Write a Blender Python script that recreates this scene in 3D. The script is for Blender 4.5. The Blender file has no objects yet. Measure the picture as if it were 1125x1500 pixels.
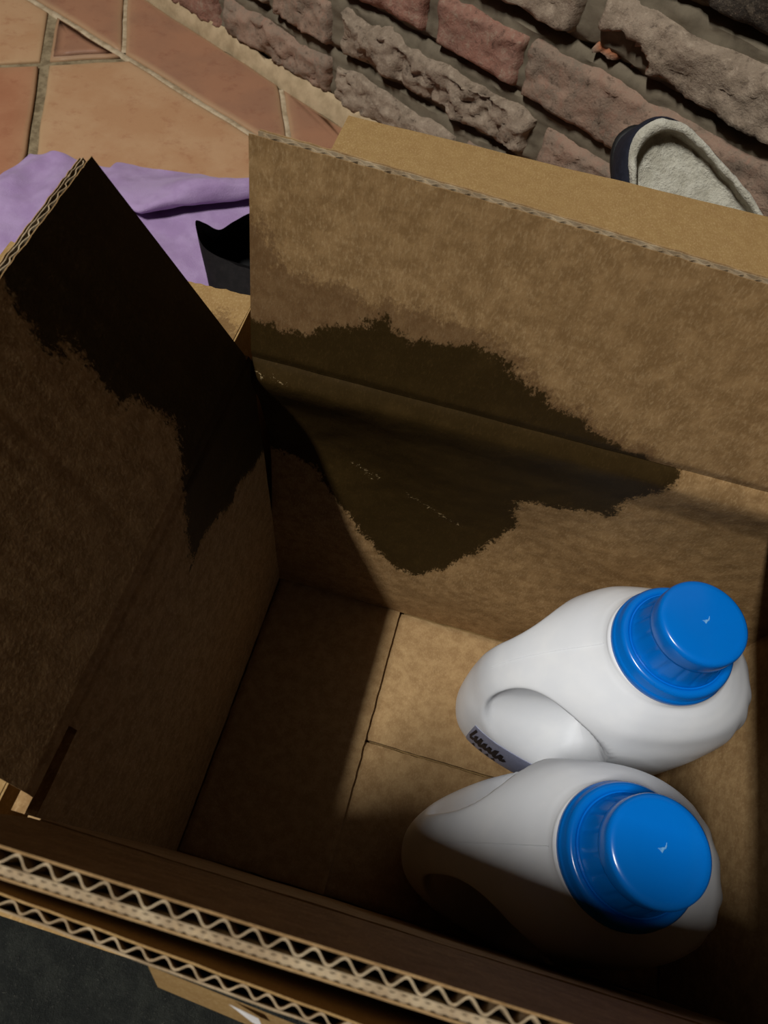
import bpy, bmesh, math, random
from mathutils import Vector, Matrix, noise

# ------------------------------------------------------------------ camera, light, exposure
scene = bpy.context.scene
COL = scene.collection
cd = bpy.data.cameras.new('camera'); cam = bpy.data.objects.new('camera', cd); COL.objects.link(cam)
cd.sensor_fit = 'VERTICAL'; cd.sensor_height = 36.0; cd.lens = 990.5 / 1500 * 36
R0 = Vector((0.96298, 0.25696, 0.08151)); R1 = Vector((0.26376, -0.83555, -0.48196)); R2 = Vector((-0.05574, 0.48561, -0.87239))
CP = Vector((0.11294, -0.23180, 0.58786))
cam.matrix_world = Matrix(((R0.x, -R1.x, -R2.x, CP.x), (R0.y, -R1.y, -R2.y, CP.y), (R0.z, -R1.z, -R2.z, CP.z), (0, 0, 0, 1)))
cd.clip_start = 0.01
cd.dof.use_dof = True; cd.dof.focus_distance = 0.42; cd.dof.aperture_fstop = 20.0
scene.camera = cam

world = bpy.data.worlds.new('world'); scene.world = world; world.use_nodes = True
bg = world.node_tree.nodes['Background']; bg.inputs[0].default_value = (1.0, 0.86, 0.72, 1); bg.inputs[1].default_value = 0.003

ld = bpy.data.lights.new('ceiling_lamp', 'AREA'); lamp = bpy.data.objects.new('ceiling_lamp', ld); COL.objects.link(lamp)
ld.shape = 'RECTANGLE'; ld.size = 0.14; ld.size_y = 0.72; ld.energy = 108.0; ld.color = (1.0, 0.985, 0.945)
TGT = Vector((0.12, -0.10, 0.2)); LDIR = Vector((-0.405, -0.345, 1.0))
lamp.location = TGT + LDIR * 2.9
zz = LDIR.normalized(); xx = Vector((0, 1, 0)).cross(zz).normalized(); yy = zz.cross(xx)
lamp.matrix_world = Matrix(((xx.x, yy.x, zz.x, lamp.location.x), (xx.y, yy.y, zz.y, lamp.location.y), (xx.z, yy.z, zz.z, lamp.location.z), (0, 0, 0, 1)))

vs = scene.view_settings
scene.display_settings.display_device = 'sRGB'
vs.view_transform = 'Standard'; vs.look = 'None'; vs.exposure = 0.0; vs.gamma = 1.0; vs.use_curve_mapping = False

# ------------------------------------------------------------------ helpers
FZ = -0.018
rnd = random.Random(5)

def lin(h):
    def f(c):
        c /= 255.0
        return c / 12.92 if c <= 0.04045 else ((c + 0.055) / 1.055) ** 2.4
    return (f(h[0]), f(h[1]), f(h[2]), 1)

class NT:
    def __init__(s, name, rough=0.8, spec=0.3):
        s.m = bpy.data.materials.new(name); s.m.use_nodes = True
        s.t = s.m.node_tree; s.b = s.t.nodes['Principled BSDF']
        s.b.inputs['Roughness'].default_value = rough
        s.b.inputs['Specular IOR Level'].default_value = spec
        s.co = s.t.nodes.new('ShaderNodeTexCoord')
    def n(s, ty, **kw):
        nd = s.t.nodes.new(ty)
        for k, v in kw.items(): setattr(nd, k, v)
        return nd
    def l(s, a, b): s.t.links.new(a, b)
    def noise(s, scale, detail=4, rough=0.6, vec=None, stretch=None, dist=0.0):
        nd = s.n('ShaderNodeTexNoise'); nd.inputs['Scale'].default_value = scale; nd.inputs['Detail'].default_value = detail
        nd.inputs['Roughness'].default_value = rough; nd.inputs['Distortion'].default_value = dist
        v = vec or s.co.outputs['Object']
        if stretch:
            mp = s.n('ShaderNodeMapping'); mp.inputs['Scale'].default_value = stretch; s.l(v, mp.inputs[0]); v = mp.outputs[0]
        s.l(v, nd.inputs['Vector']); return nd.outputs[0]
    def ramp(s, fac, stops, interp='LINEAR'):
        r = s.n('ShaderNodeValToRGB'); r.color_ramp.interpolation = interp
        while len(r.color_ramp.elements) < len(stops): r.color_ramp.elements.new(0.5)
        for e, (p, c) in zip(r.color_ramp.elements, stops): e.position = p; e.color = c if len(c) == 4 else (*c, 1)
        s.l(fac, r.inputs[0]); return r.outputs[0]
    def math(s, op, a, b=None, c=None, clamp=False):
        nd = s.n('ShaderNodeMath', operation=op); nd.use_clamp = clamp
        for i, x in enumerate((a, b, c)):
            if x is None: continue
            if isinstance(x, (int, float)): nd.inputs[i].default_value = x
            else: s.l(x, nd.inputs[i])
        return nd.outputs[0]
    def mix(s, fac, a, b, mode='MIX'):
        nd = s.n('ShaderNodeMix', data_type='RGBA', blend_type=mode)
        for x, i in ((fac, 0), (a, 6), (b, 7)):
            if isinstance(x, (int, float)): nd.inputs[i].default_value = x
            elif isinstance(x, tuple): nd.inputs[i].default_value = x
            else: s.l(x, nd.inputs[i])
        return nd.outputs[2]
    def smooth(s, x, a, b):
        nd = s.n('ShaderNodeMapRange', interpolation_type='SMOOTHSTEP'); s.l(x, nd.inputs[0])
        nd.inputs[1].default_value = a; nd.inputs[2].default_value = b; return nd.outputs[0]
    def attr(s, name):
        return s.n('ShaderNodeAttribute', attribute_name=name).outputs['Fac']
    def bump(s, h, strength=0.3, dist=0.001):
        b = s.n('ShaderNodeBump'); b.inputs['Strength'].default_value = strength; b.inputs['Distance'].default_value = dist
        s.l(h, b.inputs['Height']); s.l(b.outputs[0], s.b.inputs['Normal'])
    def col(s, c):
        if isinstance(c, tuple): s.b.inputs['Base Color'].default_value = c
        else: s.l(c, s.b.inputs['Base Color'])
    def rough(s, r): s.l(r, s.b.inputs['Roughness'])

def mat_kraft(name, base, dark, stained=False):
    k = NT(name, 0.8, 0.08)
    fine = k.noise(900, 3, 0.7, stretch=(1, 0.6, 0.35)); mid = k.noise(110, 5, 0.65); big = k.noise(14, 3, 0.5)
    c = k.mix(k.smooth(mid, 0.35, 0.68), dark, base)
    c = k.mix(k.math('MULTIPLY', k.smooth(fine, 0.45, 0.75), 0.28), c, lin((206, 176, 132)))
    c = k.mix(k.math('MULTIPLY', k.smooth(big, 0.45, 0.7), 0.22), c, dark)
    if stained:
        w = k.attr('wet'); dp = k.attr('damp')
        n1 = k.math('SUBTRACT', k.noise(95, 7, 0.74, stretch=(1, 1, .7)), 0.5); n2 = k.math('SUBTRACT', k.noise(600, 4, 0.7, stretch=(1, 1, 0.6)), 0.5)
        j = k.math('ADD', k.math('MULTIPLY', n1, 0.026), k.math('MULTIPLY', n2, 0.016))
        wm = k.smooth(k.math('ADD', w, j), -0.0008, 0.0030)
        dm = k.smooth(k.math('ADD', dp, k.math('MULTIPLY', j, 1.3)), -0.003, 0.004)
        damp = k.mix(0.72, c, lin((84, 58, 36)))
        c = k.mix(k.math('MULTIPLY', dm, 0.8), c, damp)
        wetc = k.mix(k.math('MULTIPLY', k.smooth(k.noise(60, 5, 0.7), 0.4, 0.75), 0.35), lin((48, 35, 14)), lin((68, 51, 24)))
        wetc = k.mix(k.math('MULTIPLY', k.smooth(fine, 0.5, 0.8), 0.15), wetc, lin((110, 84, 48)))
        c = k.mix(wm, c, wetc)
        sc_ = k.smooth(k.math('ADD', k.attr('scuff'), k.math('MULTIPLY', k.math('SUBTRACT', k.noise(420, 4, 0.7), .62), .022)), -0.0006, 0.0010)
        c = k.mix(k.math('MULTIPLY', sc_, 0.6), c, lin((176, 152, 112)))
        k.rough(k.math('SUBTRACT', 0.78, k.math('MULTIPLY', wm, 0.2)))
    k.col(c)
    k.bump(k.math('ADD', fine, k.math('MULTIPLY', mid, 1.5)), 0.25, 0.0006)
    return k.m

M_KRAFT = mat_kraft('kraft_brown', lin((150, 119, 80)), lin((126, 97, 62)), True)
M_KRAFTP = mat_kraft('kraft_plain', lin((168, 138, 97)), lin((146, 116, 79)))
M_TAN = mat_kraft('kraft_tan', lin((152, 123, 79)), lin((144, 114, 72)), True)
M_FLUTE = mat_kraft('kraft_flute', lin((172, 154, 126)), lin((140, 120, 94)))

def simple(name, c, rough=0.6, spec=0.4, nscale=None, c2=None, bump=0.0):
    k = NT(name, rough, spec)
    if nscale:
        f = k.noise(nscale, 5, 0.65); k.col(k.mix(k.smooth(f, 0.35, 0.7), c, c2 or c))
        if bump: k.bump(f, bump, 0.002)
    else: k.col(c)
    return k.m

def mat_plastic():
    k = NT('white_plastic', 0.38, 0.4)
    f = k.noise(40, 3); k.col(k.mix(k.smooth(f, 0.3, 0.8), lin((222, 224, 228)), lin((230, 231, 233))))
    k.b.inputs['Subsurface Weight'].default_value = 0.0
    k.bump(k.noise(350, 2), 0.03, 0.0004)
    return k.m
M_JUG = mat_plastic()
def mat_blue():
    k = NT('blue_plastic', 0.22, 0.5)
    f = k.noise(30, 3); k.col(k.mix(f, lin((0, 104, 196)), lin((2, 112, 204))))
    k.bump(k.noise(500, 2), 0.03, 0.0003)
    return k.m
M_BLUE = mat_blue()
M_SCUFF = simple('scuffed_plastic', lin((120, 178, 226)), 0.6, 0.3, 400, lin((60, 140, 215)))
M_LABELBG = simple('label_print', lin((128, 133, 158)), 0.4, 0.3, 900, lin((150, 154, 176)))
M_INK = simple('label_ink', lin((20, 20, 30)), 0.5, 0.3, 300, lin((28, 28, 40)))
M_PAPER = simple('white_paper', lin((225, 222, 220)), 0.7, 0.2, 200, lin((210, 206, 204)))

def mesh_obj(name, verts, faces, mat, parent=None, smooth=True, attrs=None):
    me = bpy.data.meshes.new(name); me.from_pydata([tuple(v) for v in verts], [], faces); me.update()
    if smooth: me.polygons.foreach_set('use_smooth', [True] * len(me.polygons))
    if attrs:
        for an, vals in attrs.items():
            a = me.attributes.new(an, 'FLOAT', 'POINT'); a.data.foreach_set('value', vals)
    me.materials.append(mat)
    o = bpy.data.objects.new(name, me); COL.objects.link(o)
    if parent: o.parent = parent
    return o

def recalc(o):
    bm = bmesh.new(); bm.from_mesh(o.data); bmesh.ops.recalc_face_normals(bm, faces=bm.faces); bm.to_mesh(o.data); bm.free()

def thing(name, label, cat, loc=(0, 0, 0), group=None):
    o = bpy.data.objects.new(name, None); COL.objects.link(o); o.location = loc; o.empty_display_size = 0.05
    o['label'] = label; o['category'] = cat
    if group: o['group'] = group
    return o

def sheet(name, P, Q, nu, nv, mat, parent=None, attrf=None, skip=None, smooth=True):
    """closed slab between front grid P(u,v) and back grid Q(u,v); attrf(u,v) -> dict of front attributes"""
    vs_, fs = [], []
    idx = lambda i, j: j * (nu + 1) + i
    N = (nu + 1) * (nv + 1)
    at = {}
    for F, fr in ((P, True), (Q, False)):
        for j in range(nv + 1):
            for i in range(nu + 1):
                vs_.append(F(i / nu, j / nv))
    if attrf:
        rows = [attrf(i / nu, j / nv) for j in range(nv + 1) for i in range(nu + 1)]
        for key in rows[0]: at[key] = [r[key] for r in rows] + [-1.0] * N
    on = lambda i, j: 0 <= i < nu and 0 <= j < nv and not (skip and skip((i + .5) / nu, (j + .5) / nv))
    for j in range(nv):
        for i in range(nu):
            if not on(i, j): continue
            a, b, c, d = idx(i, j), idx(i + 1, j), idx(i + 1, j + 1), idx(i, j + 1)
            fs.append((a, b, c, d)); fs.append((d + N, c + N, b + N, a + N))
            for (ii, jj, p, q) in ((i, j - 1, a, b), (i + 1, j, b, c), (i, j + 1, c, d), (i - 1, j, d, a)):
                if not on(ii, jj): fs.append((q, p, p + N, q + N))
    o = mesh_obj(name, vs_, fs, mat, parent, smooth, at or None)
    recalc(o)
    if smooth:
        try: o.data.set_sharp_from_angle(angle=math.radians(40))
        except Exception: pass
    return o

def sdist(pt, poly):
    """signed distance to polygon, positive inside"""
    x, y = pt; ins = False; best = 9.0; n = len(poly)
    for i in range(n):
        x1, y1 = poly[i]; x2, y2 = poly[(i + 1) % n]
        if (y1 > y) != (y2 > y) and x < (x2 - x1) * (y - y1) / (y2 - y1) + x1: ins = not ins
        dx, dy = x2 - x1, y2 - y1
        t = max(0, min(1, ((x - x1) * dx + (y - y1) * dy) / (dx * dx + dy * dy + 1e-12)))
        d = math.hypot(x - x1 - t * dx, y - y1 - t * dy)
        if d < best: best = d
    return best if ins else -best

def ldist(pt, lines):
    best = 1.0
    for (x1, y1, x2, y2) in lines:
        dx, dy = x2 - x1, y2 - y1; t = max(0, min(1, ((pt[0] - x1) * dx + (pt[1] - y1) * dy) / (dx * dx + dy * dy)))
        best = min(best, math.hypot(pt[0] - x1 - t * dx, pt[1] - y1 - t * dy))
    return best

def sstep(x, a, b):
    t = max(0.0, min(1.0, (x - a) / (b - a))); return t * t * (3 - 2 * t)

def fbm(p, o=5, h=0.6):
    return noise.fractal(Vector(p), h, 2.1, o, noise_basis='PERLIN_ORIGINAL')

# ------------------------------------------------------------------ setting: tiled floor
def mat_tile(name, a, b, c):
    k = NT(name, 0.55, 0.35)
    f1 = k.noise(9, 5, 0.6); f2 = k.noise(45, 5, 0.7); f3 = k.noise(400, 2)
    cc = k.mix(k.smooth(f1, 0.38, 0.62), a, b)
    cc = k.mix(k.math('MULTIPLY', k.smooth(f2, 0.52, 0.72), 0.5), cc, c)
    e = k.attr('edge'); cc = k.mix(k.math('MULTIPLY', e, 0.45), cc, lin((178, 150, 112)))
    k.col(cc); k.bump(k.math('ADD', f2, k.math('MULTIPLY', f3, 0.3)), 0.25, 0.0015)
    return k.m
MT = [mat_tile('terracotta_sand', lin((176, 134, 98)), lin((184, 146, 110)), lin((156, 106, 76))),
      mat_tile('terracotta_red', lin((158, 114, 87)), lin((148, 108, 84)), lin((132, 86, 66))),
      mat_tile('terracotta_orange', lin((162, 110, 80)), lin((172, 122, 90)), lin((148, 94, 68)))]
M_GROUT = simple('grout', lin((148, 132, 104)), 0.9, 0.1, 60, lin((104, 90, 68)), 0.4)
M_FILLET = simple('lime_mortar', lin((182, 160, 128)), 0.9, 0.1, 40, lin((156, 136, 106)), 0.5)

floor = mesh_obj('floor', [(-2.2, -1.4, FZ - .004), (2.2, -1.4, FZ - .004), (2.2, 2.2, FZ - .004), (-2.2, 2.2, FZ - .004)], [(0, 1, 2, 3)], M_GROUT, None, False)
floor['kind'] = 'structure'; floor['label'] = 'floor of terracotta tiles with grey and white grout joints'

def clip(poly, p, n):
    out = []
    for i in range(len(poly)):
        a, b = poly[i], poly[(i + 1) % len(poly)]
        da = (a[0] - p[0]) * n[0] + (a[1] - p[1]) * n[1]; db = (b[0] - p[0]) * n[0] + (b[1] - p[1]) * n[1]
        if da <= 0: out.append(a)
        if da * db < 0:
            t = da / (da - db); out.append((a[0] + t * (b[0] - a[0]), a[1] + t * (b[1] - a[1])))
    return out
def inset(poly, d):
    n = len(poly); out = []
    ar = sum(poly[i][0] * poly[(i + 1) % n][1] - poly[(i + 1) % n][0] * poly[i][1] for i in range(n))
    s = 1 if ar > 0 else -1
    for i in range(n):
        p0, p1, p2 = Vector(poly[i - 1]), Vector(poly[i]), Vector(poly[(i + 1) % n])
        e1 = (p1 - p0).normalized(); e2 = (p2 - p1).normalized()
        n1 = Vector((-e1.y, e1.x)) * s; n2 = Vector((-e2.y, e2.x)) * s
        b = n1 + n2; L = b.length
        if L < 1e-5: out.append(tuple(p1)); continue
        b /= L; out.append(tuple(p1 + b * (d / max(0.3, b.dot(n1)))))
    return out
def densify(poly, step=0.02):
    out = []
    for i in range(len(poly)):
        a, b = Vector(poly[i]), Vector(poly[(i + 1) % len(poly)]); k = max(1, int((b - a).length / step))
        out += [tuple(a.lerp(b, q / k)) for q in range(k)]
    return out
def area(poly): return abs(sum(poly[i][0] * poly[(i + 1) % len(poly)][1] - poly[(i + 1) % len(poly)][0] * poly[i][1] for i in range(len(poly)))) / 2
def tile(poly, mat, wob=0.0025):
    if len(poly) < 3 or area(poly) < 0.0006: return
    dz = rnd.uniform(-.001, .001)
    big = max((Vector(a) - Vector(b)).length for a in poly for b in poly)
    near = all(-1.0 < p[0] < 0.25 and 0.2 < p[1] < 1.3 for p in poly)
    base = densify(poly, 0.022 if near else 0.3)
    base = [(x + wob * noise.noise((x * 25, y * 25, 3)), y + wob * noise.noise((x * 25, y * 25, 9))) for x, y in base]
    n = len(base)
    rings = [(base, FZ - .004, 1.0), (base, FZ - .0015, 1.0), (inset(base, .0025), FZ + .0002, 0.9), (inset(base, .007), FZ + .001, 0.3)]
    c = (sum(p[0] for p in poly) / len(poly), sum(p[1] for p in poly) / len(poly))
    rings.append(([(c[0] + (p[0] - c[0]) * .84, c[1] + (p[1] - c[1]) * .84) for p in base], FZ + .0013, 0.0))
    rings.append(([(c[0] + (p[0] - c[0]) * .4, c[1] + (p[1] - c[1]) * .4) for p in base], FZ + .0013, 0.0))
    V, F, E = [], [], []
    for r, z, e in rings:
        for x, y in r: V.append((x, y, z + dz + .0006 * noise.noise((x * 14, y * 14, 1)))); E.append(e)
    for k in range(len(rings) - 1):
        for i in range(n):
            j = (i + 1) % n; F.append((k * n + i, k * n + j, k * n + n + j, k * n + n + i))
    F.append(tuple(range((len(rings) - 1) * n, len(rings) * n)))
    ar = sum(base[i][0] * base[(i + 1) % n][1] - base[(i + 1) % n][0] * base[i][1] for i in range(n))
    if ar < 0: F = [tuple(reversed(f)) for f in F]
    mesh_obj('terracotta_tile', V, F, mat, floor, True, {'edge': E})

BA = Vector((-0.522, 0.766)); BD = Vector((0.912, -0.410)).normalized(); BN = Vector((-BD.y, BD.x))     # border joint line; BN towards the wall
WB = Vector((-0.558, 0.930)); WDd = (Vector((-0.220, 0.754)) - WB).normalized()                          # foot of the wall
WBN = Vector((-WDd.y, WDd.x))
G0 = Vector((-0.617, 0.700)); GA = Vector((0.872, 0.489)).normalized(); GB = Vector((0.400, -0.916)).normalized()
S = 0.335
for i in range(-5, 6):
    for j in range(-4, 6):
        q = [G0 + GA * (S * (i + a)) + GB * (S * (j + b)) for a, b in ((0, 0), (1, 0), (1, 1), (0, 1))]
        q = inset([tuple(p) for p in q], 0.0075)
        q = clip(q, BA - BN * .006, BN)
        if len(q) < 3: continue
        c = (sum(p[0] for p in q) / len(q), sum(p[1] for p in q) / len(q))
        if not (-1.5 < c[0] < 1.2 and -1.0 < c[1] < 1.6): continue
        m = MT[0] if (i, j) in ((0, 0), (-1, -1)) else (MT[1] if (i, j) in ((0, -1),) else MT[2] if (i, j) == (-1, 0) else rnd.choice(MT))
        tile(q, m)
t0 = (Vector((-0.524, 0.774)) - BA).dot(BD)
for k in range(-5, 7):
    a, b = t0 + k * 0.352 + .0055, t0 + (k + 1) * 0.352 - .0055
    skew = -0.22
    q = [BA + BD * a + BN * .005, BA + BD * b + BN * .005, BA + BD * (b + skew) + BN * .2, BA + BD * (a + skew) + BN * .2]
    q = clip([tuple(p) for p in q], WB - WBN * .001, WBN)
    tile(q, MT[1], 0.002)
M_WGROUT = simple('pale_grout', lin((186, 168, 140)), 0.9, 0.1, 70, lin((150, 130, 102)), 0.4)
def grout_strip(a, b, wd):
    a, b = Vector(a), Vector(b); L = (b - a).length; d = (b - a) / L; nn = Vector((-d.y, d.x)); K = int(L / .012)
    V, F = [], []
    for i in range(K + 1):
        p = a.lerp(b, i / K); h = FZ - .0016 + .0012 * noise.noise((p.x * 60, p.y * 60, 4))
        w_ = wd * (1 + .25 * noise.noise((p.x * 30, p.y * 30, 8)))
        for s_, dz in ((-1, -.003), (-.7, 0), (.7, 0), (1, -.003)): V.append((p.x + nn.x * s_ * w_, p.y + nn.y * s_ * w_, h + dz))
        if i:
            for q_ in range(3): b_ = 4 * i; F.append((b_ - 4 + q_, b_ + q_, b_ + q_ + 1, b_ - 3 + q_))
    g = mesh_obj('grout_joint', V, F, M_WGROUT, floor); recalc(g)
grout_strip(BA - BD * 1.4, BA + BD * 2.0, .0062)
for k in range(-3, 6):
    a = BA + BD * (t0 + k * .352) + BN * .006; grout_strip(a, a + (BD * -.22 + BN * .2).normalized() * .16, .0066)

# ------------------------------------------------------------------ setting: brick wall
W0 = Vector((-0.471, 0.904, 0)); WD = Vector((0.89187, -0.45228, 0)); WN = Vector((-0.45228, -0.89187, 0)); UP = Vector((0, 0, 1))
def WP(s, z, o): return W0 + WD * s + UP * z + WN * o
def mat_brick(name, a, b, c):
    k = NT(name, 0.9, 0.15)
    f1 = k.noise(22, 5, 0.65); f2 = k.noise(90, 6, 0.75); f3 = k.noise(420, 3, 0.7)
    cc = k.mix(k.smooth(f1, 0.36, 0.64), a, b)
    cc = k.mix(k.smooth(f2, 0.5, 0.66), cc, c)
    cc = k.mix(k.math('MULTIPLY', k.smooth(f2, 0.47, 0.3), 0.75), cc, lin((62, 50, 42)))
    cc = k.mix(k.math('MULTIPLY', k.smooth(f3, 0.55, 0.75), 0.35), cc, lin((170, 150, 128)))
    cc = k.mix(k.attr('pit'), cc, lin((176, 98, 54)))
    k.col(cc); k.bump(k.math('ADD', f2, k.math('MULTIPLY', f3, 0.35)), 0.8, 0.003)
    return k.m
MB_RED = mat_brick('brick_red', lin((148, 106, 90)), lin((136, 102, 88)), lin((152, 128, 110)))
MB_GREY = mat_brick('brick_grey', lin((150, 133, 115)), lin((132, 116, 99)), lin((164, 147, 128)))
MB_MIX = mat_brick('brick_mixed', lin((150, 124, 106)), lin((128, 112, 97)), lin((146, 116, 99)))
MB_DARK = mat_brick('brick_dark', lin((70, 62, 54)), lin((52, 46, 40)), lin((92, 82, 70)))
M_MORTAR = simple('mortar', lin((112, 102, 86)), 0.95, 0.1, 35, lin((94, 85, 71)), 0.5)

def mp(u, v):
    s = -1.0 + 3.2 * u; z = FZ + .9 * v
    o = -0.0005 + 0.004 * fbm((s * 30, z * 30, 0), 4) + .002 * fbm((s * 110, z * 110, 4), 3)
    for zb in (-.002, .068, .142, .216, .290, .365): o -= .013 * math.exp(-((z - zb + .002) / .0042) ** 2) * (.55 + .9 * abs(fbm((s * 9, zb * 50, 2), 3)))
    return WP(s, z, o)
wall = sheet('wall_back', mp, lambda u, v: WP(-1.0 + 3.2 * u, FZ + .9 * v, -0.06), 330, 230, M_MORTAR)
wall['kind'] = 'structure'; wall['label'] = 'rough old brick wall with recessed grey mortar joints'

def brick(s0, s1, z0, z1, mat, seed, dense, proud=0.012, rough=1.0, dents=(), kink=0.0):
    nx = max(6, int((s1 - s0) / (0.0045 if dense else 0.02))); nz = 15 if dense else 5
    V, F, P = [], [], []
    cz = (z0 + z1) / 2; hz = (z1 - z0) / 2; cs = (s0 + s1) / 2; hs = (s1 - s0) / 2
    for j in range(nz + 1):
        for i in range(nx + 1):
            a = i / nx * 2 - 1; b = j / nz * 2 - 1
            s = cs + a * hs; z = cz + b * hz
            # ragged outline
            s2 = s + .004 * rough * fbm((z * 35, seed * 7.1, a * 2), 3) * abs(a) ** 3
            z2 = z + .0055 * rough * fbm((s * 14, seed * 3.3, b * 2), 3) * abs(b) ** 1.5 + kink * (s - cs)
            ea = (1 - abs(a)) * hs; eb = (1 - abs(b)) * hz
            e = min(ea, eb)
            prof = 1 - (1 - min(1, e / 0.007)) ** 2
            o = proud * .8 * prof - 0.010 * (1 - prof)
            o += prof * rough * (.0042 * fbm((s * 22, z * 22, seed), 4) + .0016 * fbm((s * 80, z * 80, seed + 5), 4) - .0035 * max(0, .12 - abs(fbm((s * 17, z * 17, seed + 9), 3))) / .12 * (rough > .75))
            pit = 0.0
            for (ds, dz, rs, rz, dep, orange) in dents:
                q = math.hypot((s - ds) / rs, (z - dz) / rz) + .35 * fbm((s * 60, z * 60, 2), 3)
                m = sstep(q, 1.0, 0.75); o -= dep * m; pit = max(pit, m * orange)
            V.append(WP(s2, z2, o)); P.append(pit)
    idx = lambda i, j: j * (nx + 1) + i
    for j in range(nz):
        for i in range(nx): F.append((idx(i, j), idx(i + 1, j), idx(i + 1, j + 1), idx(i, j + 1)))
    ring = [idx(i, 0) for i in range(nx)] + [idx(nx, j) for j in range(nz)] + [idx(nx - i, nz) for i in range(nx)] + [idx(0, nz - j) for j in range(nz)]
    b0 = len(V)
    for r in ring: V.append(V[r] - WN * 0.028); P.append(0.0)
    n = len(ring)
    for k in range(n): F.append((ring[k], b0 + k, b0 + (k + 1) % n, ring[(k + 1) % n]))
    mesh_obj('brick', V, F, mat, wall, True, {'pit': P})

brick_list = [
    # s0, s1, z0, z1, mat, proud, rough
    (-.13, .088, -.004, .050, MB_RED, .012, 1.0), (.100, .325, .000, .054, MB_MIX, .014, 1.2), (.333, .560, .002, .052, MB_GREY, .012, 1.4), (.572, .80, .000, .055, MB_MIX, .012, 1), (.812, 1.04, .0, .055, MB_RED, .012, 1),
    (-.02, .195, .068, .124, MB_GREY, .012, 1), (.207, .325, .066, .124, MB_MIX, .013, 1.2), (.347, .662, .072, .128, MB_GREY, .015, 1.7), (.676, .90, .066, .122, MB_MIX, .012, 1.0), (.912, 1.14, .066, .124, MB_GREY, .012, 1),
    (.02, .25, .143, .200, MB_RED, .012, 1), (.262, .484, .144, .200, MB_RED, .013, .9), (.500, .628, .142, .200, MB_RED, .013, .8), (.632, .985, .138, .202, MB_MIX, .013, .9), (.997, 1.22, .138, .2, MB_RED, .012, 1),
    (.21, .43, .218, .276, MB_GREY, .012, 1), (.442, .680, .218, .276, MB_GREY, .016, 1.2), (.702, 1.06, .214, .272, MB_GREY, .018, 1.0), (1.072, 1.30, .214, .27, MB_MIX, .012, 1),
]
dents_for = {17: [(.738, .229, .036, .017, .020, 1.0), (.785, .217, .034, .010, .014, .8)], 13: [(.80, .146, .022, .010, .008, 0)], 7: [(.40, .08, .02, .012, .008, 0), (.52, .085, .02, .02, .006, 0)]}
for n_, b in enumerate(brick_list):
    brick(b[0], b[1], b[2], b[3], b[4], n_ + 1.37, True, b[5], b[6], dents_for.get(n_, ()))
for r_ in range(4, 12):
    s = -0.93 + (r_ % 2) * 0.11; z = 0.290 + (r_ - 4) * 0.075
    while s < 1.95:
        w = rnd.uniform(.2, .24)
        m = MB_DARK if (r_ == 4 and s < .95 and s + w > .80) else rnd.choice((MB_RED, MB_GREY, MB_MIX))
        brick(s, s + w, z, z + .058, m, rnd.uniform(0, 90), r_ == 4 and .6 < s < 1.1); s += w + .012
for z0, z1 in ((.0, .054), (.067, .124), (.142, .2), (.216, .274)):
    s = 1.31 if z0 > .2 else 1.23 if z0 > .1 else 1.15 if z0 > .05 else 1.05
    while s < 1.95:
        brick(s, s + .22, z0, z1, MB_MIX, rnd.uniform(0, 90), False); s += .232
    s = {.0: -.14, .067: -.03, .142: .01, .216: .2}[z0]
    while s > -.75:
        brick(s - .22, s - .01, z0, z1, MB_MIX, rnd.uniform(0, 90), False); s -= .232

def fil(u, v):
    s = -0.9 + 2.6 * u
    foot = Vector((*(WB + WDd * ((s + .12) * 1.0)), FZ))
    top = WP(s, .006 + .010 * fbm((s * 14, 0, 2), 3), 0.004)
    foot = foot - WN * (.003 * fbm((s * 18, 3, 3), 3))
    p = foot.lerp(top, v); p += Vector((0, 0, 1)) * (.006 * math.sin(v * math.pi)) + WN * .002 * fbm((s * 40, v * 3, 7), 3)
    if v == 0: p.z = FZ - .003
    return p
trim = sheet('trim_1', fil, lambda u, v: fil(u, v) - WN * .03 - UP * .02 * v, 240, 6, M_FILLET)
trim['kind'] = 'structure'; trim['label'] = 'pale lime mortar fillet along the foot of the brick wall'

# ------------------------------------------------------------------ dark rug in front of the boxes
k = NT('charcoal_pile', 0.95, 0.1)
f = k.noise(60, 5, 0.7); f2 = k.noise(500, 4, 0.8)
k.col(k.mix(k.smooth(f2, 0.55, 0.8), k.mix(k.smooth(f, 0.4, 0.65), lin((40, 42, 40)), lin((52, 54, 50))), lin((92, 92, 84)))); k.bump(k.math('ADD', f, f2), 0.9, 0.004)
M_RUG = k.m
def rugp(u, v):
    x = -.62 + 1.0 * u; y = -.85 + .565 * v
    e = min(u, 1 - u, v, 1 - v); h = .007 * sstep(e, 0, .012)
    return Vector((x, y, FZ + .002 + h + .0015 * fbm((x * 30, y * 30, 0), 4)))
rug = sheet('rug', rugp, lambda u, v: Vector((-.62 + 1.0 * u, -.85 + .565 * v, FZ + .0015)), 140, 90, M_RUG)
rug['label'] = 'charcoal black rug lying on the floor in front of the boxes'; rug['category'] = 'rug'

# ------------------------------------------------------------------ boxes
W, D, H = 0.373, 0.238, 0.300
T = 0.007

def lerp4(H0, H1, T0, T1, u, v):
    return H0.lerp(H1, u).lerp(T0.lerp(T1, u), v)

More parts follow.
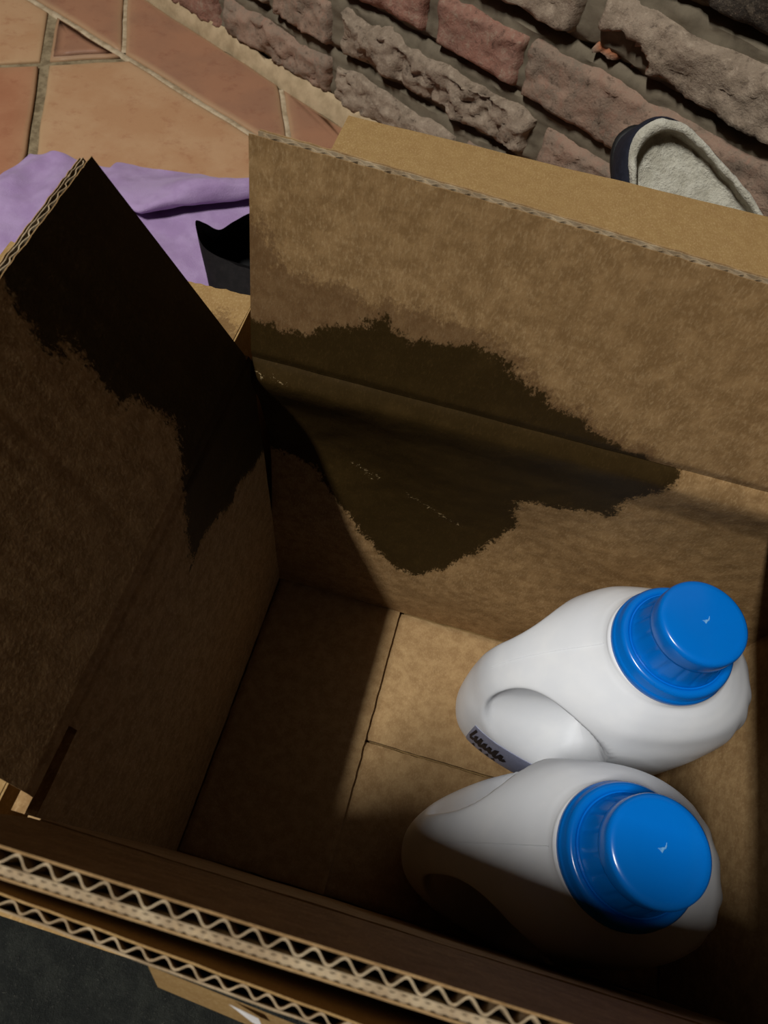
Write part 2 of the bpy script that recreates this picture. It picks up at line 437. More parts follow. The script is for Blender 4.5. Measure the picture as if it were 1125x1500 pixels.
def corr_flap(parent, H0, H1, T0, T1, outn, polyw=None, polyd=None, coord=None, nu=150, nv=50, crush=0.0, bow=None, label=None, seed=0, double=True, mat=None):
    """double-wall corrugated flap: H hinge ends, T free-edge ends on the inner face; outn outward"""
    H0, H1, T0, T1, outn = map(Vector, (H0, H1, T0, T1, outn)); outn.normalize()
    mat = mat or M_KRAFT
    L = (T1 - T0).length
    def base(u, v, off):
        p = lerp4(H0, H1, T0, T1, u, v)
        o = off
        if bow: o += bow(u, v)
        return p + outn * o
    def wob(u): return crush * 0.0009 * fbm((u * L * 120, seed, 0), 3)
    t = .0005
    c = 1 - .38 * crush
    z1, z2, z3, z4 = .0034 * c, .0038 * c, .0054 * c, .0058 * c
    def edgev(u, v):   # slightly ragged cut edge
        return v + (v > .999) * (.003 * fbm((u * L * 160, seed + 2, 1), 3) - .004)
    def attrf(u, v):
        p = coord(u, v)
        return {'wet': sdist(p, polyw) if polyw else -1.0, 'damp': sdist(p, polyd) if polyd else -1.0, 'scuff': -1.0}
    groove = lambda v: .0014 * sstep(v, .045, .0)
    fl = sheet('flap', lambda u, v: base(u, edgev(u, v), groove(v) + .6 * wob(u) * v), lambda u, v: base(u, edgev(u, v), groove(v) + t + .6 * wob(u) * v), nu, nv, mat, parent, attrf)
    if label: fl['label'] = label
    def liner(o0):
        f0 = lambda u, v: base(.008 + .984 * u, .02 + .98 * (edgev(u, v) + .006 * (v > .99)), max(o0 + wob(u + .3) * v, .001) * (0.5 + .5 * sstep(v, 0, .12)) + .0022 * (1 - v))
        g = sheet('liner', f0, lambda u, v: f0(u, v) + outn * .00045, nu, 8, M_FLUTE if o0 < z3 else M_KRAFTP, fl)
    def flute(lo, hi, pitch, th, ph):
        n = max(4, int(L / pitch)); q = 8
        def amp(u):
            x = u * n + ph + .35 * crush * fbm((u * 40, seed, 5), 2); fr = x - math.floor(x)
            tri = abs(fr * 2 - 1); s = max(0, min(1, (tri - .10) / .80)); s = .6 * s + .4 * sstep(s, 0, 1)
            return s
        def f0(u, v):
            u = .014 + .972 * u
            a = amp(u); kk = 1 - .25 * crush * abs(fbm((u * 33, seed, 8), 2))
            return base(u, .02 + .98 * (v - .002 * (v > .99)), (lo + (hi - lo - th) * a * kk) * (0.5 + .5 * sstep(v, 0, .12)) + wob(u) * v + .0022 * (1 - v))
        return sheet('corrugation', f0, lambda u, v: f0(u, v) + outn * th, n * q, 8, M_FLUTE, fl, smooth=True)
    flute(t, z1, .0068, .00055, .2)
    liner(z1)
    if double:
        flute(z2, z3, .0026 if not crush else .0068, .0012 if not crush else .00055, .6)
        liner(z3)
    return fl

inner = thing('cardboard_box', 'open brown corrugated box with dark wet stains, holding two white jugs', 'box', (0, 0, 0))

BF_W = [(-.01, .030), (.0034, .027), (.018, .024), (.031, .0267), (.045, .036), (.0553, .040), (.0684, .049), (.075, .043), (.083, .040), (.110, .0445), (.131, .0447), (.140, .035), (.157, .025), (.190, .0126), (.215, .004), (.228, -.004), (.226, -.03), (-.01, -.03)]
BF_D = [(-.01, .085), (.006, .080), (.013, .062), (.03, .058), (.047, .0575), (.060, .051), (.068, .058), (.08, .054), (.094, .0575), (.122, .052), (.136, .047), (.15, .032), (.18, .020), (.215, .010), (.235, 0), (.23, -.03), (-.01, -.03)]
corr_flap(inner, (0, -.0003, .3), (W, -.0003, .3), (.003, .0185, .4165), (W, .0185, .3985), (0, .117, -.02), BF_W, BF_D,
          lambda u, v: (u * W, v * .117), nu=190, nv=60, crush=.3, seed=1.0,
          bow=lambda u, v: .0015 * math.sin(u * 5) * v, label='rear flap with a dark ragged wet stain along its fold')
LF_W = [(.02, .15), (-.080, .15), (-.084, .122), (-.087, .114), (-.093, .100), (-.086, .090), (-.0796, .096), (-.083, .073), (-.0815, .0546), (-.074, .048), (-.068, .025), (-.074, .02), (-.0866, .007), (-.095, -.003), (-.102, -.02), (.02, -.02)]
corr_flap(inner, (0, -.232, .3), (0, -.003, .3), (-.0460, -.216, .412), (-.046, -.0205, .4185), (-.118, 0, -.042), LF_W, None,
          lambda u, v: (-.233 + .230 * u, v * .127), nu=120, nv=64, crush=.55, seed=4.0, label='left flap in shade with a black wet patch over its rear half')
corr_flap(inner, (0.004, -D, .3), (W, -D, .3), (.004, -.2425, .4155), (W, -.2428, .4155), (0, -1, 0), None, None,
          lambda u, v: (u, v), nu=60, nv=30, crush=.0, seed=7.0, label='front flap nearest the camera with its zigzag fluting showing')
corr_flap(inner, (W, -.002, .3), (W, -D + .004, .3), (W - .0795, -.002, .289), (W - .0795, -D + .004, .289), (.0, 0, 1), None, None,  # unseen right flap, angled inwards to keep lamp light off the right panel
          lambda u, v: (u, v), nu=60, nv=30, crush=.3, seed=9.0, label='unseen right flap, tipped inwards to shade the right panel')

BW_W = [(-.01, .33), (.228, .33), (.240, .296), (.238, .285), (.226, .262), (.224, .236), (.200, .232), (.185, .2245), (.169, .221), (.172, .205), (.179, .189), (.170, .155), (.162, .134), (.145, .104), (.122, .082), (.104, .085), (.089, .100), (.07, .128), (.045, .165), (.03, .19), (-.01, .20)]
SCUFF = [(.058, .205, .078, .196), (.068, .199, .072, .192), (.100, .184, .142, .160), (.168, .221, .176, .205), (.002, .292, .020, .290), (.108, .083, .130, .086)]
def crease_z(x): return .200 - .42 * max(0, x - .06) + .012 * math.sin(x * 40)
def bw_y(x, z):
    fade = sstep(x, .30, .16)
    y = -.0045 * sstep(z, .300, .287) * sstep(z, .255, .287)
    y += fade * .0115 * (sstep(z, .29, crease_z(x)) - sstep(z, crease_z(x) + .004, crease_z(x) - .10))
    y += -.004 * sstep(z, .16, .0) * 0.5
    y += .0006 * fbm((x * 30, z * 30, 3), 3) + .0018 * sstep(z, .2970, .3000)
    return y
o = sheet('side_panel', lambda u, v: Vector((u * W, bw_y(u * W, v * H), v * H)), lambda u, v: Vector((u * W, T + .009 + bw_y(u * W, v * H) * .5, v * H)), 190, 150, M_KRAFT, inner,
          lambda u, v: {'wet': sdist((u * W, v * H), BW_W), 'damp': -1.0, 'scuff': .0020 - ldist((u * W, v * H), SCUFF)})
o['label'] = 'rear panel with a broad dark wet stain spreading from its top'
LW_W = [(.02, .33), (-.086, .33), (-.090, .305), (-.097, .286), (-.103, .262), (-.107, .244), (-.098, .248), (-.083, .247), (-.070, .238), (-.052, .224), (-.038, .228), (-.02, .215), (.02, .20)]
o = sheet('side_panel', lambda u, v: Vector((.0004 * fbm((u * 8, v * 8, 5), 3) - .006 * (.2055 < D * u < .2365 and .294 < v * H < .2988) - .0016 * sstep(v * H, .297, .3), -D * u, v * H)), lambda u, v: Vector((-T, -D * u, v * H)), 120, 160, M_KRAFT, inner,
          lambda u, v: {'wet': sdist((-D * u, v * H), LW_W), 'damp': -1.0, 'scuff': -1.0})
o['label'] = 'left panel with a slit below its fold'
sheet('side_panel', lambda u, v: Vector((u * W, -D - .0004 * fbm((u * 8, v * 8, 9), 3), v * H)), lambda u, v: Vector((u * W, -D - T, v * H)), 40, 30, M_KRAFTP, inner)
sheet('side_panel', lambda u, v: Vector((W, -D * u, v * H)), lambda u, v: Vector((W + T, -D * u, v * H)), 30, 30, M_KRAFTP, inner)
# bottom: two long panels meeting in the middle, two short ones on top of them
def bot(x0, x1, y0, y1, z, nm='bottom_panel'):
    def P(u, v):
        x = x0 + (x1 - x0) * u; y = y0 + (y1 - y0) * v; e = min(u * (x1 - x0), (1 - u) * (x1 - x0), v * (y1 - y0), (1 - v) * (y1 - y0))
        return Vector((x + .0007 * fbm((y * 90, x0, 1), 3) * (u in (0, 1)), y + .0006 * fbm((x * 90, y0, 1), 3) * (v in (0, 1)), z - .0012 * sstep(e, .004, 0)))
    return sheet(nm, P, lambda u, v: Vector((x0 + (x1 - x0) * u, y0 + (y1 - y0) * v, z - .0055)), 60, 60, M_KRAFTP, inner)
bot(.001, W - .001, -.1185, -.001, -.0055); bot(.001, W - .001, -D + .001, -.1205, -.0055)
bot(.001, .1165, -D + .001, -.001, 0); bot(W - .117, W - .001, -D + .001, -.001, 0)

# ---- the larger tan box around it
outer = thing('outer_carton', 'larger tan carton around the brown box, its flaps folded out flat', 'box', (0, 0, FZ))
X0, X1, Y0, Y1 = -.0125, .386, -.262, .045
def slab(name, p, mat=M_TAN, nu=20, nv=20, par=None, th=.004, n=(0, 0, -1), attrf=None, wobble=.0006, edge_r=0.0):
    a, b, c, d = map(Vector, p); n = Vector(n).normalized()
    def P(u, v):
        q = a.lerp(b, u).lerp(d.lerp(c, u), v)
        q = q + n * (wobble * fbm((q.x * 14, q.y * 14, q.z * 14 + 3), 3))
        if edge_r and v > .999: q = q + (d - a).normalized() * edge_r * fbm((u * 30, 2, 7), 3)
        if edge_r and u > .999: q = q + (b - a).normalized() * edge_r * fbm((v * 30, 5, 7), 3)
        return q - par.location if par else q
    return sheet(name, P, lambda u, v: P(u, v) + n * th, nu, nv, mat, par, attrf)
no = lambda u, v: {'wet': -1.0, 'damp': -1.0, 'scuff': -1.0}
slab('side_panel', [(X0, Y0, -.0125), (X0, Y1, -.0125), (X0, Y1, .3), (X0, Y0, .3)], par=outer, n=(-1, 0, 0), attrf=no)
slab('side_panel', [(X1, Y0, -.0125), (X1, Y1, -.0125), (X1, Y1, .3), (X1, Y0, .3)], par=outer, n=(1, 0, 0), attrf=no)
slab('side_panel', [(X0, Y1, -.0125), (X1, Y1, -.0125), (X1, Y1, .3), (X0, Y1, .3)], par=outer, n=(0, 1, 0), attrf=no)
slab('side_panel', [(X0, Y0 - .004, -.0125), (X1, Y0 - .004, -.0125), (X1, Y0 - .004, .3), (X0, Y0 - .004, .3)], par=outer, n=(0, -1, 0), attrf=no)
slab('bottom_panel', [(X0, Y0, -.0125), (X1, Y0, -.0125), (X1, Y1, -.0125), (X0, Y1, -.0125)], par=outer, attrf=no)
LFO_D = [(-.012, -.01), (-.045, .0), (-.060, .022), (-.048, .026), (-.036, .018), (-.028, .026), (-.018, .033), (-.010, .028)]
def lfo(u, v):
    x = -.012 - .152 * v; y = -.262 + .306 * u
    return {'wet': -1.0, 'scuff': -1.0, 'damp': max(-1.0, sdist((x, y), [(-.01, -.05), (-.07, -.05), (-.062, .015), (-.047, .022), (-.036, .016), (-.030, .023), (-.022, .028), (-.016, .022), (-.010, .016)]))}
f = slab('flap', [(X0 - .001, -.2445, .3005), (X0 - .001, .0435, .3005), (-.164, .0395, .2985), (-.160, -.2445, .2985)], par=outer, nu=90, nv=50, attrf=lfo, edge_r=.0012)
f['label'] = 'left flap lying flat with a faint wet patch by the corner'
f = slab('flap', [(X0 - .001, Y1 + .001, .3005), (X1, Y1 + .001, .3005), (X1, .2335, .3), (X0 - .001, .2345, .3)], par=outer, nu=60, nv=30, attrf=no)
f['label'] = 'rear flap lying flat behind the brown box'
slab('flap', [(X1 + .001, Y0, .3005), (X1 + .001, Y1, .3005), (X1 + .15, Y1, .298), (X1 + .15, Y0, .298)], par=outer, attrf=no)
outer_f = corr_flap(outer, (X0 + .002, -.2570, .3005 - FZ), (X1, -.2672, .3005 - FZ), (X0 + .002, -.2525, .385 - FZ), (X1, -.2660, .385 - FZ), (0, -1, 0.1), None, None,
          lambda u, v: (u, v), nu=60, nv=20, crush=.35, seed=12.0, double=False, mat=M_TAN, label='front flap standing up with a row of open flutes')
st = slab('folded_strip', [(.0715, -.2635, .352), (X1, -.281, .352), (X1, -.294, .318), (.0705, -.2722, .318)], par=outer, nu=60, nv=8, n=(0, -.3, -1), attrf=no, th=.003)
st['label'] = 'tan strip with a notched end outside the front flap'
stk = slab('torn_label', [(.097, -.2662, .3526), (.106, -.2673, .3520), (.1075, -.2700, .3447), (.1045, -.2697, .3447)], mat=M_PAPER, par=outer, nu=8, nv=6, n=(0, -.3, -1), th=.0004)
stk['label'] = 'scrap of white paper stuck to the strip'

# ------------------------------------------------------------------ the jugs
LV = [  # z, uL, uR, b, tilt
    (0.000, .080, .062, .046, 0), (.003, .087, .068, .052, 0), (.010, .092, .073, .056, 0), (.030, .095, .077, .0585, 0), (.070, .096, .080, .0595, .02),
    (.100, .095, .080, .0595, .05), (.125, .094, .080, .0590, .09), (.145, .091, .0785, .0575, .13), (.160, .086, .076, .0560, .16), (.174, .078, .0705, .0535, .17),
    (.186, .066, .062, .0510, .15), (.195, .054, .0525, .0465, .11), (.2015, .044, .0445, .0415, .06), (.206, .0385, .0385, .0372, .02), (.2085, .0367, .0367, .0362, 0), (.2105, .0362, .0362, .0358, 0), (.2118, .0345, .0345, .0345, 0)]
def cr(p0, p1, p2, p3, t):
    return tuple(.5 * ((2 * b) + (-a + c) * t + (2 * a - 5 * b + 4 * c - d) * t * t + (-a + 3 * b - 3 * c + d) * t ** 3) for a, b, c, d in zip(p0, p1, p2, p3))
def level(w):
    x = w * (len(LV) - 1); i = min(int(x), len(LV) - 2); t = x - i
    return cr(LV[max(0, i - 1)], LV[i], LV[i + 1], LV[min(len(LV) - 1, i + 2)], t)
def jug_pt(th, w, off=0.0):
    z, uL, uR, b, tilt = level(w)
    c, s = math.cos(th), math.sin(th)
    e = 2 / 2.35 if w < .8 else 2 / 2.35 + (1 - 2 / 2.35) * min(1, (w - .8) / .12)
    a = uR if c > 0 else uL
    u = a * math.copysign(abs(c) ** e, c); v = .955 * b * math.copysign(abs(s) ** e, s)
    v *= 1 - .22 * sstep(-u, .015, .095) * sstep(w, .95, .6)
    zz = z + tilt * min(0, u + .02)
    if w < .9 and z < .19:                               # faint vertical ribs on the spout end
        rib = sstep(u, .048, .066) * sstep(z, .02, .05) * sstep(z, .19, .16)
        k_ = 1 + .014 * rib * math.sin(th * 22); u *= k_; v *= k_
    # grip recesses on both faces
    q = math.hypot((u + .052) / .039, (zz - .116) / .060)
    m = sstep(q, 1.0, .80)
    m *= sstep(abs(s), 0.0, .10)
    depth = .70 * m
    floor_ = .0115
    av = abs(v)
    if av > floor_: v = math.copysign(floor_ + (av - floor_) * (1 - .93 * m * sstep(zz, .060, .128)), v)
    # crease lines around the recess
    n = Vector((c / a, s / b, 0)).normalized()
    return Vector((u, v, zz)) + n * off + Vector((0, 0, off * sstep(w, .5, .9)))

def lathe(name, prof, mat, parent, n=72, rib=None, tilt=0):
    V, F = [], []
    for r, z in prof:
        for i in range(n):
            a = 2 * math.pi * i / n; rr = r
            if rib: rr = rib(r, z, a)
            V.append((rr * math.cos(a), rr * math.sin(a), z))
    for k_ in range(len(prof) - 1):
        for i in range(n):
            j = (i + 1) % n; F.append((k_ * n + i, k_ * n + j, k_ * n + n + j, k_ * n + n + i))
    F.append(tuple(reversed(range(n)))); F.append(tuple(range((len(prof) - 1) * n, len(prof) * n)))
    o = mesh_obj(name, V, F, mat, parent); recalc(o); o.data.set_sharp_from_angle(angle=math.radians(50)); return o

def make_jug():
    t = thing('jug', '', 'jug', group='white jugs in the box')
    NT_, NW = 144, 120
    V = [jug_pt(2 * math.pi * i / NT_, j / NW) for j in range(NW + 1) for i in range(NT_)]
    F = []
    for j in range(NW):
        for i in range(NT_):
            k_ = (i + 1) % NT_; F.append((j * NT_ + i, j * NT_ + k_, (j + 1) * NT_ + k_, (j + 1) * NT_ + i))
    F.append(tuple(reversed(range(NT_)))); F.append(tuple(range(NW * NT_, (NW + 1) * NT_)))
    body = mesh_obj('body', V, F, M_JUG, t); recalc(body); body.data.set_sharp_from_angle(angle=math.radians(70))
    # mould seam: thin raised line over handle ridge and down the spout end
    sv, sf = [], []
    steps = 60
    for th0 in (math.pi,):
        for q in range(steps + 1):
            w = .45 + .40 * q / steps
            p0 = jug_pt(th0 - .0016, w, .0002); p1 = jug_pt(th0, w, .0006); p2 = jug_pt(th0 + .0016, w, .0002)
            p0.y -= .0004; p2.y += .0004
            sv += [p0, p1, p2]
            if q:
                b_ = len(sv) - 6
                sf += [(b_, b_ + 1, b_ + 4, b_ + 3), (b_ + 1, b_ + 2, b_ + 5, b_ + 4)]
    mesh_obj('seam', sv, sf, M_JUG, body)
    lathe('pour_collar', [(.0330, .2095), (.0344, .2100), (.0348, .2110), (.0348, .2150), (.0340, .2160), (.0335, .2166), (.0335, .2225), (.0328, .2240), (.0318, .2250), (.0300, .2253), (.0290, .2248), (.0284, .2238), (.0278, .2238)], M_BLUE, t)
    rib = lambda r, z, a: r + (-.00045 * (1 if (math.sin(a * 16) > .86) else 0) if .2255 < z < .2412 else 0)
    cap = lathe('screw_cap', [(.0255, .2235), (.0276, .2238), (.0276, .2250), (.0270, .2262), (.0264, .2275), (.0240, .2408), (.0239, .2418), (.0244, .2426), (.0246, .2440), (.0245, .2525), (.0240, .2545), (.0228, .2556), (.0205, .2559), (.010, .2557), (.001, .2556)], M_BLUE, t, 144, rib)
    sv, sf = [], []
    pts = [(-.0006, -.0004), (.0004, .0002), (.0012, .0007), (.0021, .0009), (.0027, .0020), (.0029, .0032)]
    for i, (x, y) in enumerate(pts):
        wd_ = (.0010, .0006, .0004, .0003, .00025, .0001)[i]
        sv += [(x - wd_, y + wd_, .2558), (x, y, .2562), (x + wd_, y - wd_, .2558)]
        if i: b_ = i * 3; sf += [(b_ - 3, b_ - 2, b_ + 1, b_), (b_ - 2, b_ - 1, b_ + 2, b_ + 1)]
    g = mesh_obj('moulding_mark', sv, sf, M_SCUFF, cap)
    return t

def label_patch(t, th0, th1, w0, w1):
    nx, ny = 50, 8
    def at(a, b, off): return jug_pt(th0 + (th1 - th0) * a, w0 + (w1 - w0) * b, off)
    lab = sheet('label', lambda u, v: at(u, v, .0005), lambda u, v: at(u, v, -.0003), nx, ny, M_LABELBG, t)
    def stroke(pts, wd):
        sv, sf = [], []
        for i, (a, b) in enumerate(pts):
            p, q = pts[max(0, i - 1)], pts[min(len(pts) - 1, i + 1)]
            dx, dy = (q[0] - p[0]) * 4, (q[1] - p[1]); L = math.hypot(dx, dy) or 1
            nx_, ny_ = -dy / L * wd / 4, dx / L * wd
            sv += [at(a - nx_, b - ny_, .0008), at(a + nx_, b + ny_, .0008)]
            if i: k_ = 2 * i; sf.append((k_ - 2, k_ - 1, k_ + 1, k_))
        return sv, sf
    ink = []
    # script lettering: a tall initial, a run of joined letters, then small capitals below
    ink.append(stroke([(.06, .92), (.05, .75), (.04, .62), (.055, .55), (.10, .58)], .07))
    run = []
    for i in range(46):
        x = .09 + .36 * i / 45; ph = i / 45 * 6 * 2 * math.pi
        run.append((x + .009 * math.cos(ph), (.66 + (.16 if int(i / 7.5) % 3 == 1 else .10) * math.sin(ph))))
    ink.append(stroke(run, .075))
    for x in (.12, .22, .30, .37): 
        ink.append(stroke([(x, .18), (x + .010, .38), (x + .024, .18)], .06))
    ink.append(stroke([(.60, .30), (.64, .40), (.70, .32), (.76, .40), (.82, .32)], .04))
    V, F = [], []
    for sv, sf in ink:
        b_ = len(V); V += sv; F += [tuple(i + b_ for i in f_) for f_ in sf]
    mesh_obj('lettering', V, F, M_INK, lab)

def copy_tree(o, parent=None):
    c = o.copy(); COL.objects.link(c)
    if parent: c.parent = parent
    for ch in list(o.children): copy_tree(ch, c)
    return c

j1 = make_jug()
j2 = copy_tree(j1)
j1.location = (.2745, -.0600, .0005); j1.rotation_euler = (0, 0, math.radians(11))
j2.location = (.2575, -.1785, .0005); j2.rotation_euler = (0, 0, math.radians(9.5))
j1['label'] = 'white plastic jug with blue cap against the rear panel, fully lit, printed label showing'
j2['label'] = 'white plastic jug with blue cap nearest the front, its lower half in shade'
label_patch(j1, math.pi * 1.155, math.pi * 1.50, .13, .245)

# ------------------------------------------------------------------ purple cloth behind the boxes
k = NT('purple_fleece', 0.95, 0.1)
f = k.noise(30, 4); f2 = k.noise(700, 3, 0.7)
k.col(k.mix(k.smooth(f, 0.35, 0.65), lin((160, 133, 174)), lin((174, 149, 188)))); k.b.inputs['Sheen Weight'].default_value = 0.25
k.bump(k.math('ADD', f2, k.math('MULTIPLY', f, 1.0)), 0.5, 0.0015)
M_PURPLE = k.m
def cloth_h(x, y):
    ly = .405 + (x + .324) * .62 * (1 if x > -.324 else .2)            # lower lip of the folded-over layer
    lip = sstep(y, ly - .004, ly + .006)
    fadel = sstep(x, -.47, -.38)
    h = .012
    h += .010 * math.exp(-(((x + .455) + .35 * (y - .45)) / .018) ** 2) + .007 * math.exp(-(((x + .50) - .3 * (y - .43)) / .015) ** 2)
    h += .004 * fbm((x * 9, y * 9, 1), 3) + .0015 * fbm((x * 40, y * 40, 1), 2)
    d_ = math.hypot((x + .09) / .15, (y - .335) / .095)
    return h + (min(h, .009) - h) * sstep(d_, 1.25, .95)
def cloth_p(u, v):
    bx = -.527 + .45 * u; by = .491 + .062 * u - .003 * math.sin(u * 9)
    x = bx + (-.06 if u == 0 else 0) * v * 0 - .03 * (1 - u) * sstep(v, 0, .25) + .02 * (1 - u) * math.sin(v * 4); y = by - .36 * v
    e = min(v * .36, u * .45, (1 - u) * .45)
    hz = cloth_h(x, y) * sstep(e, -.004, .014) 
    return Vector((x, y, FZ + .002 + max(.0015, hz)))
cl = sheet('purple_cloth', cloth_p, lambda u, v: cloth_p(u, v) * 1.0 + Vector((0, 0, -.0012)), 150, 120, M_PURPLE)
cl['label'] = 'crumpled purple fleece cloth with a folded-over edge lying on the tiles'; cl['category'] = 'cloth'

def fold_p(u, v):
    x = -.40 + .30 * u
    ly = .407 + (x + .324) * .62 if x > -.324 else .407 + (x + .324) * -.25
    sec = [(.105, .004), (.085, .012), (.060, .024), (.035, .033), (.014, .032), (.002, .025), (-.001, .018), (.005, .0125), (.020, .0115)]
    f_ = v * (len(sec) - 1); i = min(int(f_), len(sec) - 2)
    a_ = cr(sec[max(0, i - 1)], sec[i], sec[i + 1], sec[min(len(sec) - 1, i + 2)], f_ - i)
    k_ = .35 + .65 * sstep(u, 0, .45); sq = min(1.0, (.500 + .125 * (x + .4) - ly) / .105)
    wob = .004 * fbm((x * 14, v * 2, 3), 3)
    return Vector((x, ly + a_[0] * sq, FZ + .016 + a_[1] * k_ * (1 + .2 * noise.noise((x * 20, v * 3, 5))) + wob))
fo = sheet('folded_edge', fold_p, lambda u, v: fold_p(u, v) + Vector((0, .0012 * (v - .5), -.0012 if v < .7 else .0008)), 70, 48, M_PURPLE, cl)

# ------------------------------------------------------------------ black shoe on the cloth
M_BLACK = simple('black_fabric', lin((20, 18, 18)), 0.8, 0.2, 120, lin((28, 25, 25)), 0.3)
M_BLACK2 = simple('black_lining', lin((9, 8, 9)), 0.9, 0.1, 120, lin((13, 12, 12)), 0.3)
M_SOLE = simple('black_rubber', lin((24, 24, 24)), 0.6, 0.3, 80, lin((30, 30, 30)), 0.3)
sh = thing('black_shoe', 'black fabric shoe with a notched collar beside the purple cloth', 'shoe', (-.135, .335, FZ + .015))
ring = [  # collar x, y, z (world), outline at the sole x, y
    ((-.2035, .327, .090), (-.188, .335)), ((-.198, .337, .082), (-.190, .355)), ((-.187, .346, .070), (-.186, .380)), ((-.172, .354, .079), (-.165, .396)), ((-.150, .364, .090), (-.140, .405)),
    ((-.115, .365, .094), (-.060, .400)), ((-.085, .350, .094), (.012, .374)), ((-.075, .328, .088), (.036, .335)), ((-.090, .308, .080), (.004, .293)), ((-.120, .302, .073), (-.072, .266)),
    ((-.152, .304, .070), (-.150, .262)), ((-.178, .307, .071), (-.176, .285)), ((-.194, .313, .077), (-.184, .312))]
def cring(i0, sub=6):
    out = []
    n = len(ring)
    for i in range(n):
        g = lambda k_: (*ring[k_ % n][0], *ring[k_ % n][1])
        for q in range(sub): out.append(cr(g(i - 1), g(i), g(i + 1), g(i + 2), q / sub))
    return out
RG = cring(0); n = len(RG); V = []; F = []
L0 = sh.location
prof = [(0, .0), (.15, .02), (.4, .0), (.7, -.01), (.92, 0), (1.0, 0)]
rows = 9
for r in range(rows + 1):
    t_ = r / rows
    for (x, y, z, bx, by) in RG:
        p = Vector((bx, by, FZ + .016)).lerp(Vector((x, y, z)), t_); c = Vector((-.135, .334, p.z)); d = (p - c); bul = 1 + .07 * math.sin(math.pi * t_)
        p = c + Vector((d.x * bul, d.y * bul, 0)); V.append(p + Vector((0, 0, .001 * fbm((p.x * 50, p.y * 50, p.z * 50), 3))) - L0)
for r in range(rows):
    for i in range(n):
        j = (i + 1) % n; F.append((r * n + i, r * n + j, (r + 1) * n + j, (r + 1) * n + i))
mesh_obj('upper', V, F, M_BLACK, sh)
V, F = [], []
for r in range(6):
    t_ = r / 5
    for (x, y, z, bx, by) in RG:
        p = Vector((x, y, z + .0005 * (r == 0))).lerp(Vector((bx, by, FZ + .025)), t_); c = Vector((-.135, .334, p.z)); d = p - c
        s_ = 1.0 - .0 if r == 0 else .93
        V.append(Vector((c.x + d.x * s_, c.y + d.y * s_, p.z)) - L0)
for r in range(5):
    for i in range(n):
        j = (i + 1) % n; F.append((r * n + i, (r + 1) * n + i, (r + 1) * n + j, r * n + j))
F.append(tuple(range(5 * n, 6 * n)))
mesh_obj('lining', V, F, M_BLACK2, sh)
V, F = [], []
for zq, sc in ((FZ + .0145, .98), (FZ + .016, 1.04), (FZ + .026, 1.04), (FZ + .028, .99)):
    for (x, y, z, bx, by) in RG: V.append(Vector((-.135 + (bx + .135) * sc, .334 + (by - .334) * sc, zq)) - L0)
for r in range(3):
    for i in range(n):
        j = (i + 1) % n; F.append((r * n + i, r * n + j, (r + 1) * n + j, (r + 1) * n + i))
F.append(tuple(reversed(range(n)))); F.append(tuple(range(3 * n, 4 * n)))
mesh_obj('sole', V, F, M_SOLE, sh)
# ------------------------------------------------------------------ slipper leaning on the wall
M_NAVY = simple('navy_fabric', lin((28, 30, 40)), 0.85, 0.2, 150, lin((36, 38, 50)), 0.4)
k = NT('cream_fleece', 0.95, 0.1)
f = k.noise(55, 5, 0.7); f2 = k.noise(260, 4, 0.75)
k.col(k.mix(k.smooth(f, 0.35, 0.65), lin((176, 171, 154)), lin((202, 198, 182)))); k.bump(k.math('ADD', f, k.math('MULTIPLY', f2, .7)), 1.0, 0.004)
k.b.inputs['Sheen Weight'].default_value = 0.2
M_FLEECE = k.m
ang = math.radians(-34)
Nn = (WN + UP * .9 + WD * .5).normalized()                     # sole to opening
A = WD * math.cos(ang) + UP * math.sin(ang); A = (A - Nn * A.dot(Nn)).normalized()   # heel to toe
B = Nn.cross(A)
if B.z < 0: B = -B                                              # across, upwards
HC = WP(.792, .187, 0.054)
sl = thing('slipper', 'navy slipper with cream fleece lining, heel up against the brick wall', 'slipper', tuple(HC))
SLn = 0.300
def half(x):                       # half width along the foot, x in 0..1
    return .051 * (max(0.0, 1 - ((x - .5) / .5) ** 2) ** .42) * (0.88 + .22 * sstep(x, .2, .75))
def sl_pt(a, b, c): return A * a + B * b + Nn * c
NS = 72
def outline(i, shrink=0.0):
    th = 2 * math.pi * i / NS
    x = .5 - .5 * math.cos(th); w_ = half(x) * (1 if math.sin(th) >= 0 else -1)
    if abs(math.sin(th)) < 1e-6: w_ = 0
    return x, w_
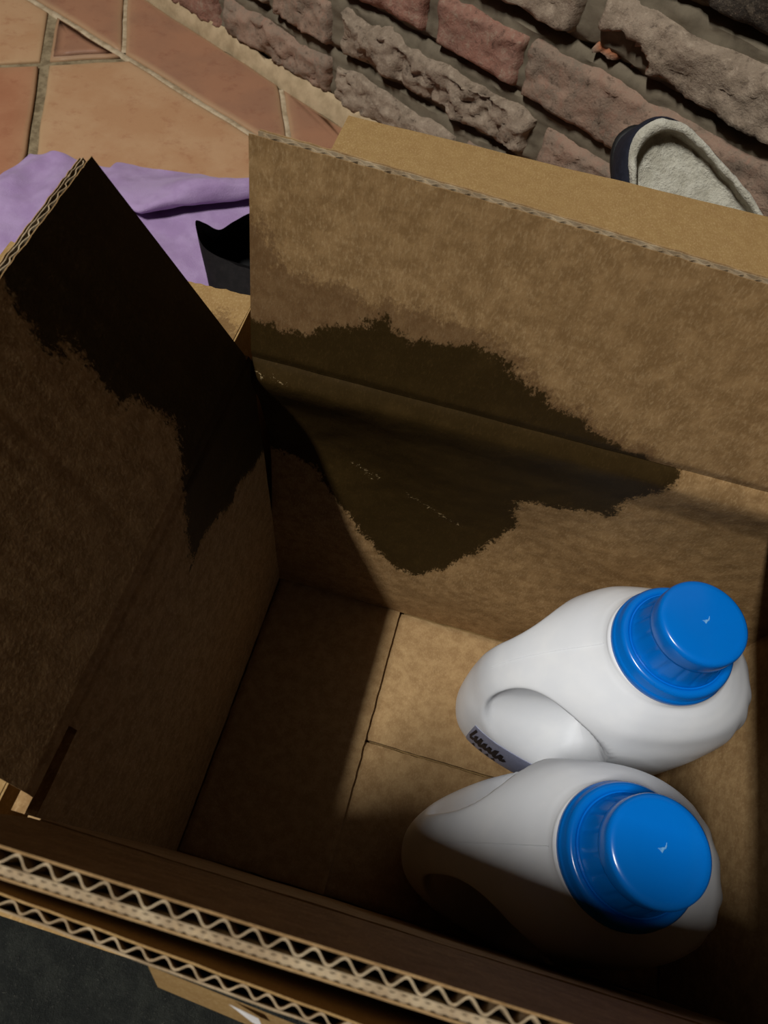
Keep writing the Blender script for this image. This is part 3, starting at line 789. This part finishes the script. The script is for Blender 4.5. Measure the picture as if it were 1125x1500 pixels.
# outer shell: sole edge up to rim; rim opening covers the heel 60 percent, vamp closes the toe
def rimxy(i):
    x, w_ = outline(i); xr = .02 + x * .78
    return xr, w_ * (1.0 - .10 * sstep(x, .6, 1.0)) + .003
def rimc(i):
    x, w_ = outline(i); return .074 + .010 * sstep(x, .7, 1.0) - .004 * math.sin(math.pi * x)
V, F = [], []
R_ = 12
for r in range(R_ + 1):
    t_ = r / R_
    for i in range(NS):
        x, w_ = outline(i); xr, wr = rimxy(i)
        e = t_ ** 1.5 if x < .5 else t_ ** 1.1
        a = (x + (xr - x) * e) * SLn; b = w_ + (wr - w_) * (t_ ** 2) + (math.copysign(.004 * math.sin(math.pi * t_), w_) if w_ > 0 else -.020 * math.sin(math.pi * t_ ** .8) * (1 - abs(2 * x - 1) ** 3)); c = .004 + (rimc(i) - .004) * math.sin(t_ * math.pi / 2) ** .9
        V.append(sl_pt(a, b, c))
for r in range(R_):
    for i in range(NS):
        j = (i + 1) % NS; F.append((r * NS + i, r * NS + j, (r + 1) * NS + j, (r + 1) * NS + i))
o = mesh_obj('upper', V, F, M_NAVY, sl); recalc(o)
V, F = [], []
R_ = 14
for r in range(R_ + 1):
    t_ = r / R_
    for i in range(NS):
        xr, wr = rimxy(i); x, w_ = outline(i)
        if r <= 4:                                     # puffy rolled rim
            ph = math.pi * r / 4; sc = 1 - .055 * (1 - math.cos(ph)) ; a = (.40 + (xr - .40) * sc) * SLn; b = wr * sc; c = rimc(i) - .001 + .006 * math.sin(ph)
        else:
            q = (r - 4) / (R_ - 4); dep = min(1, q / .6); ins = max(0, (q - .6) / .4)
            sc = (.89 + .03 * math.sin(math.pi * dep)) * (1 - ins); a = (.40 + (xr - .40) * sc) * SLn + (.045 * dep * sstep(x, .5, 1)); b = wr * sc; c = (rimc(i) - .001) * (1 - dep) + .056 * dep
        p = sl_pt(a, b, c); fz = .0028 * fbm((a * 75, b * 75, c * 75), 4)
        V.append(p + Nn * fz + B * fz * .5)
for r in range(R_):
    for i in range(NS):
        j = (i + 1) % NS; F.append((r * NS + i, r * NS + j, (r + 1) * NS + j, (r + 1) * NS + i))
o = mesh_obj('fleece_lining', V, F, M_FLEECE, sl); recalc(o)
V, F = [], []
for c, sc in ((-.010, .97), (-.008, 1.02), (.003, 1.03), (.006, 1.0)):
    for i in range(NS):
        x, w_ = outline(i); V.append(sl_pt((.5 + (x - .5) * sc) * SLn, w_ * sc, c))
for r in range(3):
    for i in range(NS):
        j = (i + 1) % NS; F.append((r * NS + i, r * NS + j, (r + 1) * NS + j, (r + 1) * NS + i))
F.append(tuple(reversed(range(NS)))); F.append(tuple(range(3 * NS, 4 * NS)))
o = mesh_obj('sole', V, F, M_SOLE, sl); recalc(o)
